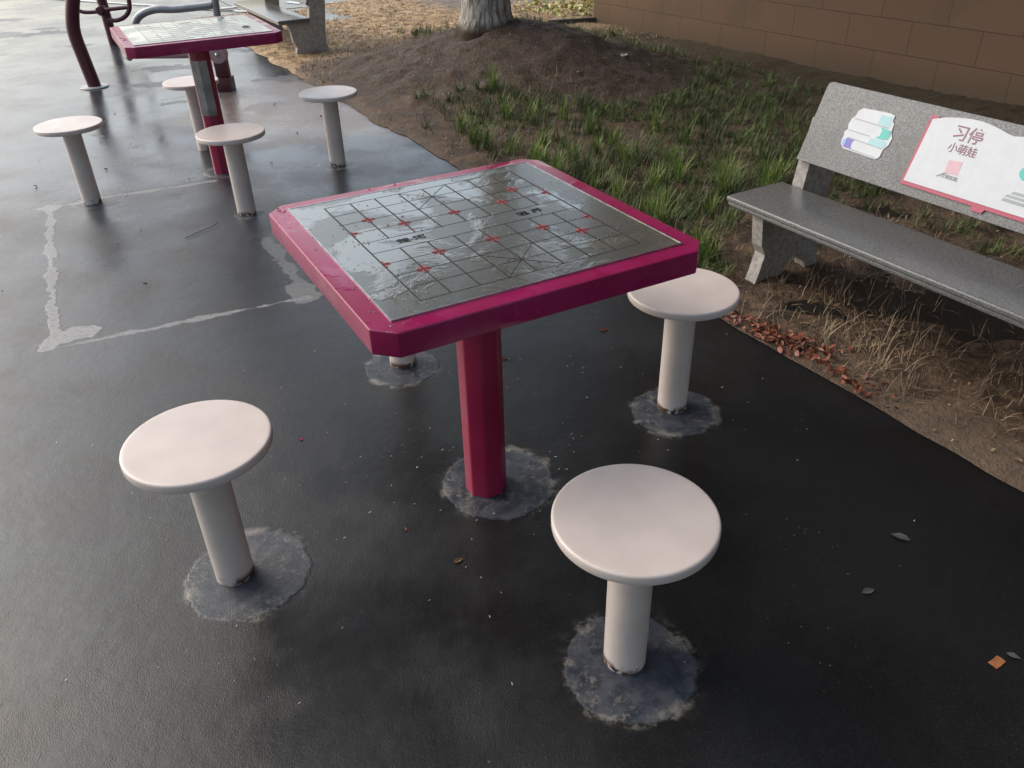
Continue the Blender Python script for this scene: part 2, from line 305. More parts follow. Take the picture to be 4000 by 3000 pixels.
def spline(pts, n=8):
    P = [Vector(p) for p in pts]; P = [P[0] * 2 - P[1]] + P + [P[-1] * 2 - P[-2]]; out = []
    for i in range(1, len(P) - 2):
        for k in range(n):
            t = k / n; a, b, c, d = P[i - 1:i + 3]
            out.append(.5 * ((2 * b) + (c - a) * t + (2 * a - 5 * b + 4 * c - d) * t * t + (3 * b - a - 3 * c + d) * t ** 3))
    return out + [P[-2]]
def text_mesh(body, size, thick=.0004):
    cu = bpy.data.curves.new('t', 'FONT'); cu.body = body; cu.size = size; cu.extrude = thick; cu.offset = size * .012; cu.align_x = 'CENTER'; cu.align_y = 'CENTER'; cu.resolution_u = 3
    o = bpy.data.objects.new('t', cu); COL.objects.link(o); bpy.context.view_layer.update()
    me = bpy.data.meshes.new_from_object(o.evaluated_get(bpy.context.evaluated_depsgraph_get()))
    bpy.data.objects.remove(o); bm = bmesh.new(); bm.from_mesh(me); bpy.data.meshes.remove(me); return bm

# ------------------------------------------------------------------ terrain
MC = (-6.25, 3.42)
def hgt(e, n):
    d = math.hypot((e - MC[0]) / 1.25, (n - MC[1]) / 1.0)
    h = .27 * math.exp(-(d / .78) ** 2) + .05 * math.exp(-(d / 1.6) ** 2)
    h += .13 * math.exp(-(((e + 5.55) / .75) ** 2 + ((n - 3.85) / .7) ** 2))
    f = min(1, max(0, (n - 2.0) / .35)); p = EN(e, n)
    k = min(1, h * 7); h += f * (.028 * noise.noise(p * 1.7) + (.016 + .010 * k) * noise.noise(p * 5.3) + (.010 + .008 * k) * noise.noise(p * 15) + (.007 + .012 * k) * noise.noise(p * 37))
    if n > 3.2: h += .02 * min(1, (n - 3.2))
    return .008 + h
def edge_n(e):
    k = min(1, max(0, (-3.2 - e) / 1.2)); p = EN(e, 2.0)
    return 2.0 + .010 * noise.noise(p * 6) * 1 + k * (.05 * noise.noise(p * 2.4) + .02 * noise.noise(p * 11))
def build_terrain():
    es = list(np.arange(-10.9, -4.6, .04)) + list(np.arange(-4.6, 1.8, .03)) + list(np.arange(1.8, 8, .3)); ns = list(np.arange(0, 3.2, .035)) + list(np.arange(3.2, 5, .12)) + list(np.arange(5, 22, 1.))
    vs, fs = [], []
    for e in es:
        n0 = edge_n(e)
        for k, n in enumerate(ns):
            nn = n0 + n; z = hgt(e, nn) if k else .003
            if k == 1: z = max(.008, z * .8)
            vs.append(EN(e, nn, z))
    m = len(ns)
    for i in range(len(es) - 1):
        for j in range(m - 1): a = i * m + j; fs.append((a, a + m, a + m + 1, a + 1))
    o = mk('soil', (vs, fs), M['soil']); tag(o, kind='structure'); return o
build_terrain()
# paving sheet
bm = bmesh.new(); S_ = 60
vs = [bm.verts.new(v) for v in ((-S_, -S_, 0), (S_, -S_, 0), (S_, S_, 0), (-S_, S_, 0))]; bm.faces.new(vs)
tag(mk('paving', bm, M['paving'], smooth=False), kind='structure')
# road beyond the dry lawn
bm = bmesh.new(); vs = [bm.verts.new(EN(e, n, .004)) for e, n in ((-10.92, 2.6), (-10.92, 40), (-40, 40), (-40, 2.6))]; bm.faces.new(vs)
tag(mk('road', bm, M['road'], smooth=False), kind='structure')
bm = bmesh.new()
for (a, b, w) in (((-3.559, 11.203), (-3.2, 11.40), .035), ((-3.832, 11.232), (-3.05, 10.85), .03), ((-2.781, 11.61), (-2.56, 11.44), .05), ((-2.19, 11.42), (-1.35, 11.62), .05), ((-3.3, 10.97), (-7.5, 13.3), .03)):
    a = Vector((*a, .009)); b = Vector((*b, .009)); d = (b - a).normalized(); n_ = Vector((-d.y, d.x, 0)) * w
    bm.faces.new([bm.verts.new(p) for p in (a - n_, b - n_, b + n_, a + n_)])
tag(mk('road_marking', bm, M['roadpaint'], smooth=False), kind='structure')

# ------------------------------------------------------------------ building
WD = Vector((.53, -.848, 0)).normalized(); wang = math.atan2(WD.y, WD.x)
bl = empty('building', (.963, 9.231, 0), wang)
tag(bl, 'brown tiled building wall with staggered block joints behind the grey stone bench', 'building')
# local x along the facade, +y behind it
mk('wall', box(bmesh.new(), (9, 4, 3.7), (18, 8, 7.6)), M['wall'], bl, smooth=False)
mk('roof', box(bmesh.new(), (9, 4, 7.62), (18.6, 8.6, .22)), M['roof'], bl, smooth=False)

# ------------------------------------------------------------------ bench
def make_bench(board=True):
    t = empty('stone_bench', (0, 0, 0), EANG); L = .793
    bm = bmesh.new()          # seat slab: two stepped rounded edges
    a = prism([(-L, 2.19 - 2.3), (L, 2.19 - 2.3), (L, 2.482 - 2.3), (-L, 2.482 - 2.3)], .350, .372, .008, 3); me = bpy.data.meshes.new('t'); a.to_mesh(me); a.free(); bm.from_mesh(me)
    a = prism([(-L + .006, 2.196 - 2.3), (L - .006, 2.196 - 2.3), (L - .006, 2.478 - 2.3), (-L + .006, 2.478 - 2.3)], .334, .351, .006, 3); a.to_mesh(me); a.free(); bm.from_mesh(me); bpy.data.meshes.remove(me)
    mk('seat', bm, M['seat'], t)
    prof = [(2.305, -.06), (2.305, 0), (2.326, .06), (2.342, .125), (2.318, .165), (2.312, .20), (2.303, .27), (2.285, .333), (2.494, .333), (2.494, .372), (2.508, .46), (2.548, .62), (2.66, .62), (2.662, .50), (2.650, .40), (2.630, .25), (2.625, .14), (2.65, .05), (2.69, -.06),
            (2.60, -.06), (2.585, .035), (2.545, .075), (2.50, .078), (2.468, .045), (2.441, .004), (2.44, -.06)]
    for s in (-1, 1):
        bm = bmesh.new(); x0 = s * (L - .043); x1 = s * (L - .098)
        A = [bm.verts.new((x0, n - 2.3, z)) for n, z in prof]; B = [bm.verts.new((x1, n - 2.3, z)) for n, z in prof]
        fA = bm.faces.new(A); fB = bm.faces.new(B[::-1])
        for i in range(len(prof)): j = (i + 1) % len(prof); bm.faces.new((A[i], B[i], B[j], A[j]))
        mk('leg', bm, M['leg'], t, smooth=False)
    # backrest panel, leaning
    bk = empty('pv', (0, 0, 0)); lean = math.atan2(.11, .275); H_ = .294; hl = .738
    def pf(x, h, d):   # panel frame -> bench local;  d = distance in front of the face
        return (x, (2.48 - 2.3) + h * math.sin(lean) - d * math.cos(lean), .475 + h * math.cos(lean) + d * math.sin(lean))
    bpy.data.objects.remove(bk)
    r_ = .018; c = [(-hl, 0), (hl, 0)] + [(hl - r_ + r_ * math.cos(a), H_ - r_ + r_ * math.sin(a)) for a in (0, .8, 1.57)] + [(-hl + r_ - r_ * math.sin(a), H_ - r_ + r_ * math.cos(a)) for a in (0, .8, 1.57)]
    bm = prism(c, -.042, 0, .003, 2)
    for v in bm.verts: v.co = Vector(pf(v.co.x, v.co.y, v.co.z))
    mk('backrest', bm, M['granite'], t)
    def sheet(name, polys, z0, z1, mat, parent):
        bm = bmesh.new()
        for p in polys: prism(p, z0, z1, bm=bm)
        for v in bm.verts: v.co = Vector(pf(v.co.x - hl, v.co.y, v.co.z))
        return mk(name, bm, mat, parent, smooth=False)
    if board:
        # red backing with centre tab, then the white open book
        top = [(.462, .250), (.505, .265), (.546, .2725), (.585, .277), (.625, .2775), (.66, .273), (.69, .267), (.715, .261), (.738, .257)]
        bot = [(.4605, .0435), (.738, .043)]
        mir = lambda l: [(1.476 - x, y) for x, y in l]
        page = bot + top[::-1]; pager = [(1.016, .0435)] + mir(top) + [(.738, .043)]
        full = bot[:1] + mir(bot)[:1] + mir(top)[:-1] + top[::-1]
        red = [(.451, .031), (.715, .031), (.722, .018), (.756, .018), (.762, .031), (1.025, .031), (1.025, .2625), (.996, .2625), (.996, .255), (.48, .255), (.48, .2625), (.451, .2625)]
        bd = sheet('sign_board', [red], .001, .006, M['redprint'], t); bd['label'] = 'white open-book board with a crimson edge stuck on the backrest'
        sheet('book_page', [full], .006, .0085, M['white'], bd)
        for body, size, x, y, mt in (('习停', .050, .602, .226, 'textred'), ('小萌娃', .036, .606, .180, 'textred'), ('文明实践', .0115, .607, .091, 'greyprint')):
            bm = text_mesh(body, size)
            w_ = [v.co.x for v in bm.verts]; sx = (max(w_) - min(w_)) or 1
            k = {.050: .098, .036: .100, .0115: .058}[size] / sx
            for v in bm.verts: v.co = Vector(pf(v.co.x * k + x - hl, v.co.y * (k if k < 1.6 else 1.6) + y, .009 + v.co.z))
            mk('lettering', bm, M[mt], bd, smooth=False)
        sheet('pink_block', [[(.583, .101), (.629, .104), (.627, .147), (.581, .144)]], .0085, .0092, M['pinkprint'], bd)
        sheet('brush_mark', [[(.562, .086), (.567, .084), (.586, .098), (.60, .104), (.583, .102)]], .0085, .0094, M['greyprint'], bd)
        sheet('teal_drawing', [[(.80 + .03 * math.cos(a) + .036, .166 + .024 * math.sin(a)) for a in np.linspace(0, 6.1, 18)]], .0085, .0094, M['teal'], bd)
        sheet('grey_drawing', [[(.795, .072), (.88, .072), (.878, .081), (.80, .082)], [(.80, .086), (.876, .086), (.872, .094), (.806, .094)], [(.812, .098), (.87, .098), (.865, .107), (.82, .107)]], .0085, .0094, M['lightgrey'], bd)
        # book stack sticker
        out = [(.161, .098), (.178, .084), (.322, .080), (.333, .090), (.334, .118), (.346, .135), (.349, .160), (.335, .178), (.332, .205), (.322, .214), (.322, .232), (.30, .236), (.19, .232), (.175, .218), (.172, .199), (.162, .190), (.158, .168), (.164, .152), (.155, .140), (.160, .126), (.158, .112)]
        st = sheet('book_sticker', [out], .001, .003, M['white'], t); st['label'] = 'printed sticker of a stack of books, violet and teal spines'
        sheet('violet_spine', [[(.166, .100), (.176, .090), (.212, .0885), (.205, .098), (.203, .112), (.210, .121), (.178, .1225), (.168, .115)]], .003, .004, M['violet'], st)
        sheet('blue_spine', [[(.1645, .099), (.171, .0935), (.178, .0915), (.178, .122), (.170, .118), (.165, .111)]], .0041, .0046, M['blue'], st)
        sheet('teal_spine', [[(.285, .147), (.318, .147), (.334, .152), (.338, .166), (.330, .182), (.29, .186), (.299, .176), (.299, .158)]], .003, .004, M['teal'], st)
        sheet('pale_cover', [[(.265, .1205), (.328, .120), (.338, .134), (.334, .144), (.27, .143)]], .003, .0038, M['paleteal'], st)
        sheet('pale_cover', [[(.27, .193), (.322, .192), (.316, .226), (.272, .224)]], .003, .0038, M['paleteal'], st)
        sheet('page_line', [[(.178, .1235), (.328, .117), (.328, .1195), (.178, .1265)], [(.17, .148), (.262, .146), (.262, .149), (.17, .151)], [(.175, .190), (.318, .187), (.318, .1895), (.175, .193)], [(.205, .087), (.318, .084), (.318, .086), (.205, .090)]], .003, .0041, M['lightgrey'], st)
    return t
b1 = make_bench(); b1.location = EN(-1.392, 2.3, 0); tag(b1, 'grey granite bench with an open-book sign on its backrest, right of the magenta table', 'bench', 'granite benches on the soil beside the paving')
b2 = make_bench(False); b2.location = EN(-8.64, 2.24, -.055); tag(b2, 'far grey stone bench on the dry grass, partly hidden by the wet table', 'bench', 'granite benches on the soil beside the paving')

# ------------------------------------------------------------------ chess table
HT = .76; TA = .4926
def make_table():
    t = empty('chess_table', (0, 0, 0)); s = .758 / 2; c = .040; inn = .662 / 2
    poly = [(-s + c, -s), (s - c, -s), (s, -s + c), (s, s - c), (s - c, s), (-s + c, s), (-s, s - c), (-s, -s + c)]
    mk('table_top', prism(poly, HT - .052, HT, .0035, 3), M['top'], t)
    pl = mk('board_plate', prism([(-inn, -inn), (inn, -inn), (inn, inn), (-inn, inn)], HT + .0002, HT + .003, .0008, 1), M['plate'], t, smooth=False)
    ed = bmesh.new(); w = .003
    for cx, cy, a, b in ((0, -inn - w / 2, 2 * inn + 2 * w, w), (0, inn + w / 2, 2 * inn + 2 * w, w), (-inn - w / 2, 0, w, 2 * inn), (inn + w / 2, 0, w, 2 * inn)): box(ed, (cx, cy, HT + .002), (a, b, .0036))
    mk('plate_edge', ed, M['bolt'], t, smooth=False)
    g = .064; z = HT + .0033; lw = .0034; hx, hy = 4 * g, 4.5 * g
    bm = bmesh.new()
    for i in range(9):
        x = -hx + i * g
        if i in (0, 8): box(bm, (x, 0, z), (lw, 2 * hy, .0007))
        else:
            for sg in (-1, 1): box(bm, (x, sg * (g / 2 + 2 * g), z), (lw, 4 * g, .0007))
    for j in range(10): box(bm, (0, -hy + j * g, z - .00012), (2 * hx + lw, .0011, .0005))
    for sg in (-1, 1):
        for d in (-1, 1):
            a = Vector((-g, sg * hy, 0)); b = Vector((g, sg * (hy - 2 * g), 0))
            if d < 0: a.x, b.x = b.x, a.x
            dr = (b - a).normalized(); n_ = Vector((-dr.y, dr.x, 0)) * .0007
            q = [a - n_, b - n_, b + n_, a + n_]; prism([(p.x, p.y) for p in q], z - .0003 - .0001 * d, z + .0001 - .0001 * d, bm=bm)
    mk('board_grid', bm, M['blackline'], pl, smooth=False)
    pts = [(i, sg * 1.5) for i in (0, 2, 4, 6, 8) for sg in (-1, 1)] + [(i, sg * 2.5) for i in (1, 7) for sg in (-1, 1)]
    for i, jy in pts:
        X, Y = -hx + i * g, jy * g; bm = bmesh.new()
        for sx in (-1, 1):
            if (i == 0 and sx < 0) or (i == 8 and sx > 0): continue
            for sy in (-1, 1):
                box(bm, (X + sx * .0085, Y + sy * .0040, z), (.0135, .0030, .0008)); box(bm, (X + sx * .0040, Y + sy * .0095, z + .0001), (.0030, .0140, .0008))
        mk('piece_mark', bm, M['redmark'], pl, smooth=False)
    for body, x in (('楚 河', -2.35 * g), ('漢 界', 2.35 * g)):
        tm = text_mesh(body, .024)
        for v in tm.verts: v.co = Vector((v.co.x * 1.25 + x, v.co.y, z + v.co.z))
        mk('river_lettering', tm, M['blackline'], pl, smooth=False)
    # pole: eight-sided with rounded corners, small collar under the top
    rp = .0575; n8 = [(rp * math.cos(math.pi / 8 + k * math.pi / 4), rp * math.sin(math.pi / 8 + k * math.pi / 4)) for k in range(8)]
    bm = prism(n8, -.02, HT - .0515); bmesh.ops.bevel(bm, geom=[e for e in bm.edges if abs(e.verts[0].co.z - e.verts[1].co.z) > .1], offset=.005, segments=3, profile=.5, affect='EDGES')
    mk('pole', bm, M['maroon'], t)
    return t
GT = 'magenta board tables with round stools'
t1 = make_table(); t1.location = (-.0794, 1.7552, 0); t1.rotation_euler.z = TA
tag(t1, 'near magenta table with a steel chess board top and magenta pole', 'table', GT)
t2 = copy_tree(t1); t2.location = (-1.6241, 4.6338, 0); t2.rotation_euler.z = .4796
tag(t2, 'far table flooded with rain, grey steel bare on its dark red pole', 'table', GT)
# worn steel on the second pole: three flats of the octagon, left-facing side
bm = bmesh.new(); rp = .0592
for k in (5, 6):
    a0, a1 = math.pi / 8 + (k - 1) * math.pi / 4, math.pi / 8 + k * math.pi / 4
    p0, p1 = Vector((rp * math.cos(a0), rp * math.sin(a0), 0)), Vector((rp * math.cos(a1), rp * math.sin(a1), 0))
    q = [(p0 * .96), (p1 * .96), p1, p0]; prism([(p.x, p.y) for p in q], .325, .61, bm=bm)
mk('steel_panel', bm, M['greysteel'], t2, smooth=False)
for c_ in list(t2.children_recursive):
    if c_.name.startswith('board_grid'): c_.data = c_.data.copy(); c_.data.materials[0] = M['greysteel']; continue
    if c_.name.startswith(('piece_mark', 'river_lettering')): bpy.data.objects.remove(c_)

# ------------------------------------------------------------------ stools
HS = .4085; RS = .160
def make_stool():
    t = empty('stool', (0, 0, 0))
    mk('seat', lathe([(0, HS - .0225), (RS - .003, HS - .0225), (RS - .001, HS - .0215), (RS, HS - .019), (RS, HS - .005), (RS - .001, HS - .0022), (RS - .0035, HS - .0004), (RS - .006, HS), (RS - .012, HS), (0, HS)], 72), M['beige'], t)
    mk('post', lathe([(.0455, -.02), (.0455, HS - .031), (.047, HS - .0228)], 40), M['beige'], t)
    return t
ST = [((-.694, 1.4447), 'round cream stool at the left front with bluish cement footing', 0.3), ((.2269, 1.1604), 'nearest round cream stool, right front of the magenta table', 2.1),
      ((.5023, 2.1173), 'cream stool under the right corner of the magenta table, near the bench', 4.0), ((-.377, 2.4324), 'stool hidden behind the near magenta table, only its cream post showing', 5.2),
      ((-2.1881, 4.1676), 'cream stool left of the far table on the corner of the cement outline', 1.2), ((-1.3112, 3.938), 'cream stool in front of the far table pole', 3.3),
      ((-.9786, 4.7003), 'cream stool right of the far table beside the muddy edge', 2.6), ((-1.868, 5.09), 'cream stool standing behind the far table pole', .5)]
s0 = make_stool()
for i, (p, lab, rz) in enumerate(ST):
    s = s0 if i == 0 else copy_tree(s0)
    s.location = (*p, 0); s.rotation_euler.z = rz; tag(s, lab, 'stool', 'round cream stools around the tables')

# ------------------------------------------------------------------ fitness equipment at the back
t = empty('exercise_post', (-3.33, 6.93, 0)); tag(t, 'bent dark maroon tube post of exercise equipment standing in the wet', 'exercise post')
def loc(p, o): return Vector(p) - o.location
pts = spline([loc((-3.327, 6.93, 0), t), loc((-3.352, 6.93, .22), t), loc((-3.368, 6.93, .40), t), loc((-3.348, 6.93, .52), t), loc((-3.292, 6.93, .68), t), loc((-3.17, 6.93, .98), t), loc((-3.05, 6.93, 1.3), t)], 8)
mk('post', tube(pts, .051, 24), M['dark_maroon'], t)
mk('base_plate', lathe([(0, .004), (.11, .004), (.105, .011), (0, .012)], 14), M['dirtyplate'], t)
t = empty('arm_wheel', (-3.96, 8.9, 0)); tag(t, 'dark maroon hand wheel on a post behind the bent maroon tube', 'exercise wheel')
y = 8.9
mk('post', tube([loc((-3.955, y, 0), t), loc((-3.957, y, .20), t), loc((-3.962, y, .42), t), loc((-3.97, y, .9), t)], .048, 20), M['dark_maroon'], t)
w = mk('wheel', tube(spline([loc((-4.20, y - .1, .345), t), loc((-4.12, y - .1, .318), t), loc((-4.0, y - .1, .318), t), loc((-3.93, y - .1, .325), t)], 6), .019, 12), M['dark_maroon'], t)
bm = bmesh.new(); me = w.data; bm.from_mesh(me)
tube(spline([loc((-3.95, y - .1, .330), t), loc((-3.8, y - .1, .342), t), loc((-3.66, y - .1, .352), t)], 6), .019, 12, bm)
tube(spline([loc((-3.92, y - .1, .245), t), loc((-3.83, y - .1, .235), t), loc((-3.74, y - .1, .262), t), loc((-3.68, y - .1, .315), t), loc((-3.655, y - .1, .38), t), loc((-3.66, y - .1, .48), t), loc((-3.72, y - .1, .58), t)], 6), .021, 12, bm); bm.to_mesh(me); bm.free()
bm = lathe([(0, 0), (.05, 0), (.05, .05), (.035, .07), (0, .075)], 24); bmesh.ops.rotate(bm, verts=bm.verts, matrix=Matrix.Rotation(R(90), 3, 'X'))
mk('hub', bm, M['dark_maroon'], t, loc=loc((-3.955, y - .06, .33), t))
t = empty('leg_trainer', (-2.19, 6.7, 0)); tag(t, 'grey tube leg trainer with a pinkish roller bar behind the far table', 'exercise machine'); y = 6.72
mk('stand', prism([(-.055, -.06), (.055, -.06), (.06, .06), (-.06, .06)], 0, .10, .006), M['dark_maroon'], t)
bm = prism([(-.052, -.03), (.052, -.03), (.052, .03), (-.052, .03)], .09, .285, .008); mk('upright', bm, M['dark_maroon'], t)
bm = lathe([(0, 0), (.066, 0), (.07, .008), (.07, .05), (.062, .058), (0, .06)], 32); bmesh.ops.rotate(bm, verts=bm.verts, matrix=Matrix.Rotation(R(90), 3, 'X'))
d_ = mk('disc', bm, M['pinkgrey'], t, loc=(.012, -.034, .28))
bm = lathe([(0, 0), (.013, 0), (.013, .012), (.006, .018), (0, .018)], 16); bmesh.ops.rotate(bm, verts=bm.verts, matrix=Matrix.Rotation(R(90), 3, 'X')); mk('bolt', bm, M['bolt'], d_, loc=(0, -.06, 0))
mk('roller_bar', tube([loc((-2.20, y - .05, .283), t), loc((-2.86, y - .05, .283), t)], [.040, .028], 16), M['pinkgrey'], t)
bm = bmesh.new(); bmesh.ops.create_uvsphere(bm, u_segments=20, v_segments=12, radius=.027); mk('ball_end', bm, M['pinkgrey'], t, loc=loc((-2.875, y - .05, .268), t))
mk('arch_tube', tube(spline([loc((-2.83, y, .30), t), loc((-2.80, y, .46), t), loc((-2.745, y, .545), t), loc((-2.62, y, .590), t), loc((-2.45, y, .590), t), loc((-2.17, y, .610), t)], 8), .028, 18), M['galv'], t)
mk('tall_tube', tube([loc((-2.165, y, .27), t), loc((-2.15, y, .60), t), loc((-2.13, y, 1.05), t)], .028, 18), M['galv'], t)

# ------------------------------------------------------------------ tree
TB = EN(-6.22, 3.35, 0); tz = hgt(-6.22, 3.35) - .02
def make_tree(base, name_label, seed, hgt_=8.5, rad=3.2, nleaf=15000, c0=2.7, tr=.185):
    rg = np.random.default_rng(seed); t = empty('tree', base); tag(t, name_label, 'tree')
    bm = bmesh.new(); seg = 40; rings = []
    zs = [-.12, .0, .05, .12, .22, .4, .8, 1.5, 2.2, 3.0]
    for z in zs:
        fl = .97 + .28 * math.exp(-max(0, z) / .09) + .08 * math.exp(-max(0, z) / .5); r0 = tr * fl * (1 - .05 * max(0, z))
        ring = []
        for k in range(seg):
            a = 2 * math.pi * k / seg; rr = r0 * (1 + .05 * math.sin(3 * a + 1) + (.05 * math.exp(-max(0, z) / .15)) * math.sin(5 * a) + .03 * noise.noise(Vector((3 * math.cos(a), 3 * math.sin(a), z * 2))))
            ring.append(bm.verts.new((rr * math.cos(a) + .03 * z, rr * math.sin(a), z)))
        rings.append(ring)
    for a, b in zip(rings, rings[1:]):
        for k in range(seg): bm.faces.new((a[k], a[(k + 1) % seg], b[(k + 1) % seg], b[k]))
    tips = []
    for k in range(9):
        a = 2 * math.pi * k / 9 + rg.uniform(-.3, .3); el = rg.uniform(.25, 1.1); L = rg.uniform(.6, .95) * rad
        p0 = Vector((.09, 0, rg.uniform(2.3, 3.0))); p1 = p0 + Vector((math.cos(a) * math.cos(el), math.sin(a) * math.cos(el), math.sin(el))) * L * .5; p2 = p1 + Vector((math.cos(a + .3) * math.cos(el * .8), math.sin(a + .3) * math.cos(el * .8), math.sin(el * .8) + .15)) * L * .6
        tube(spline([p0, p1, p2], 4), [.075 - .007 * i for i in range(9)], 8, bm); tips += [p1, p2]
    mk('trunk', bm, M['bark'], t)
    cz = (c0 + hgt_) / 2; cl = []
    while len(cl) < 80:
        v = rg.normal(size=3); v /= np.linalg.norm(v); r = rg.uniform(.35, 1) ** .6
        cl.append((v[0] * rad * r, v[1] * rad * r, cz + v[2] * (hgt_ - c0) / 2 * r, rg.uniform(.4, .8)))
    ci = rg.integers(0, len(cl), nleaf); C = np.array(cl)[ci]; off = rg.normal(size=(nleaf, 3)) * .45 * C[:, 3:4]; P_ = C[:, :3] + off
    a = rg.normal(size=(nleaf, 3)); a /= np.linalg.norm(a, axis=1)[:, None]; b = np.cross(a, rg.normal(size=(nleaf, 3))); b /= np.linalg.norm(b, axis=1)[:, None]; sz = rg.uniform(.10, .17, (nleaf, 1))
    V = np.stack([P_ - a * sz, P_ + b * sz * .5, P_ + a * sz, P_ - b * sz * .5], 1).reshape(-1, 3)
    mk('crown', (V.tolist(), [tuple(range(4 * i, 4 * i + 4)) for i in range(nleaf)]), M['crown'], t, smooth=False)
    return t
make_tree((TB.x, TB.y, tz), 'pale rough-barked tree trunk rising from the brown earth mound', 3, hgt_=11.5, rad=4.6, nleaf=26000)

tb = make_tree((1.2, -5.0, 0), 'unseen tree added behind the viewer for shade, right', 5, hgt_=9, rad=3.8, nleaf=9000)  # out of view, added to block sky light on camera-facing sides
tc = copy_tree(tb); tc.location = (-4.6, -5.6, 0); tc.rotation_euler.z = 2.; tc['label'] = 'unseen tree added behind the viewer for shade, left'  # second added shade tree, also unseen behind the camera

# ------------------------------------------------------------------ vegetation
def blades(tufts, name, mat, label, seed=1, width=.0045, droop=.9, kind='stuff', segs=4):
    rg = np.random.default_rng(seed); vs, fs = [], []
    for (x, y, z, n, h, sp) in tufts:
        for _ in range(n):
            a = rg.uniform(0, 6.283); L = h * rg.uniform(.5, 1.1); lean = rg.uniform(.05, 1) * sp; r0 = rg.uniform(0, .022 + .1 * h)
            b0 = rg.uniform(0, 6.283); bx, by = x + r0 * math.cos(b0), y + r0 * math.sin(b0); dx, dy = math.cos(a), math.sin(a); px, py = -dy, dx; w = width * rg.uniform(.6, 1.3); th = lean * .5
            X, Y, Z = bx, by, z; i0 = len(vs)
            for k in range(segs + 1):
                f = 1 - k / segs; ww = w * (f ** .6) * .5 + .0003; vs += [(X - px * ww, Y - py * ww, Z), (X + px * ww, Y + py * ww, Z)]
                th2 = th + lean * droop * k / segs; s_ = L / segs; X += dx * math.sin(th2) * s_; Y += dy * math.sin(th2) * s_; Z += math.cos(th2) * s_
            for k in range(segs): a_ = i0 + 2 * k; fs.append((a_, a_ + 1, a_ + 3, a_ + 2))
    o = mk(name, (vs, fs), mat, smooth=False); return tag(o, label, None, None, kind)
def tuft_at(e, n, *a): p = EN(e, n); return (p.x, p.y, hgt(e, n) - .01, *a)
def unproj(u, v, z=0.):
    d = fw + r2 * ((u - 2000) / CF) - u2 * ((v - 1500) / CF); k = (z - CH) / d.z; p = Vector((0, 0, CH)) + d * k; return p.dot(E), p.dot(N)
spots = [(1800, 520), (1850, 560), (1980, 480), (2000, 600), (2100, 640), (2180, 690), (2230, 640), (2330, 600), (2440, 640), (2620, 650), (2640, 700), (2680, 560), (2820, 760), (2850, 690), (3000, 735), (3040, 705), (2540, 820), (2590, 870), (2720, 985), (2750, 1020), (2400, 560), (2560, 520), (2200, 480), (2350, 460), (1900, 570), (2550, 730), (2420, 760), (3000, 690), (2320, 735), (1930, 400), (2080, 470), (2120, 560), (2780, 820), (2300, 520)]
tf = []; tfd = []
for u, v in spots:
    e, n = unproj(u, v, .02)
    tf.append(tuft_at(e, n, random.randint(45, 80), random.uniform(.13, .22), random.uniform(.8, 1.3)))
    for _ in range(3): tfd.append(tuft_at(e + random.gauss(0, .12), max(2.04, n + random.gauss(0, .12)), 26, random.uniform(.09, .16), 1.5))
blades(tf, 'grass', M['grass'], 'fresh green grass tufts on the soil between the table and the bench', 2, .0036)
for _ in range(2000):
    e = random.uniform(-6.2, -2.2); n = random.uniform(2.1, 4.2)
    if math.hypot((e + 5.45) / .95, (n - 3.8) / .75) < 1 or math.hypot(e - MC[0], n - MC[1]) < 1.15 or (n < 2.35 and e < -3.9): continue
    if noise.noise(EN(e, n) * 1.3) < -.22: continue
    tfd.append(tuft_at(e, n, random.randint(8, 22), random.uniform(.05, .15), random.uniform(1.2, 2.6)))
for _ in range(950):
    e = random.uniform(-8.2, -1.0); n = random.uniform(3.3, 4.95)
    if math.hypot(e - MC[0], n - MC[1]) < 1.1 or math.hypot((e + 5.45) / .95, (n - 3.8) / .75) < 1: continue
    tfd.append(tuft_at(e, n, random.randint(14, 26), random.uniform(.05, .12), 1.8))
blades(tfd, 'undergrowth', M['darkgrass'], 'dark low grass and weeds on the damp soil towards the wall', 3, .0034)
# dry lawn
dl = []
while len(dl) < 5200:
    e = random.uniform(-10.8, -6.4); n = random.uniform(2.03, 6.6); d = math.hypot(e - MC[0], (n - MC[1]))
    if d < 1.25 + .5 * noise.noise(EN(e, n) * 1.3) or (e < -9.0 and n > 4.5) or (random.random() > .45 and e > -6.9): continue
    dl.append(tuft_at(e, n, 5, random.uniform(.02, .045), 1.9))
blades(dl, 'dry_grass', M['straw'], 'trodden dry tan lawn beyond the mound and under the far bench', 4, .006, segs=2)
# dry roots and stalks near the bench
rt_ = []
while len(rt_) < 190:
    e = random.gauss(-1.55, .38); n = random.gauss(2.33, .15)
    if n < 2.06 or e > -.7: continue
    rt_.append(tuft_at(e, n, random.randint(4, 11), random.uniform(.04, .13), 3.1))
blades(rt_, 'dry_stalks', M['root'], 'tangle of dry pale stalks on the soil in front of the near bench', 5, .0024, .8, segs=6)
rt_ = []
for _ in range(520): rt_.append(tuft_at(random.uniform(-5.2, -1.2), random.uniform(2.06, 3.6), 5, random.uniform(.05, .13), 2.7))
blades(rt_, 'dry_wisps', M['root'], 'scattered dry wisps lying among the grass tufts', 6, .0028)
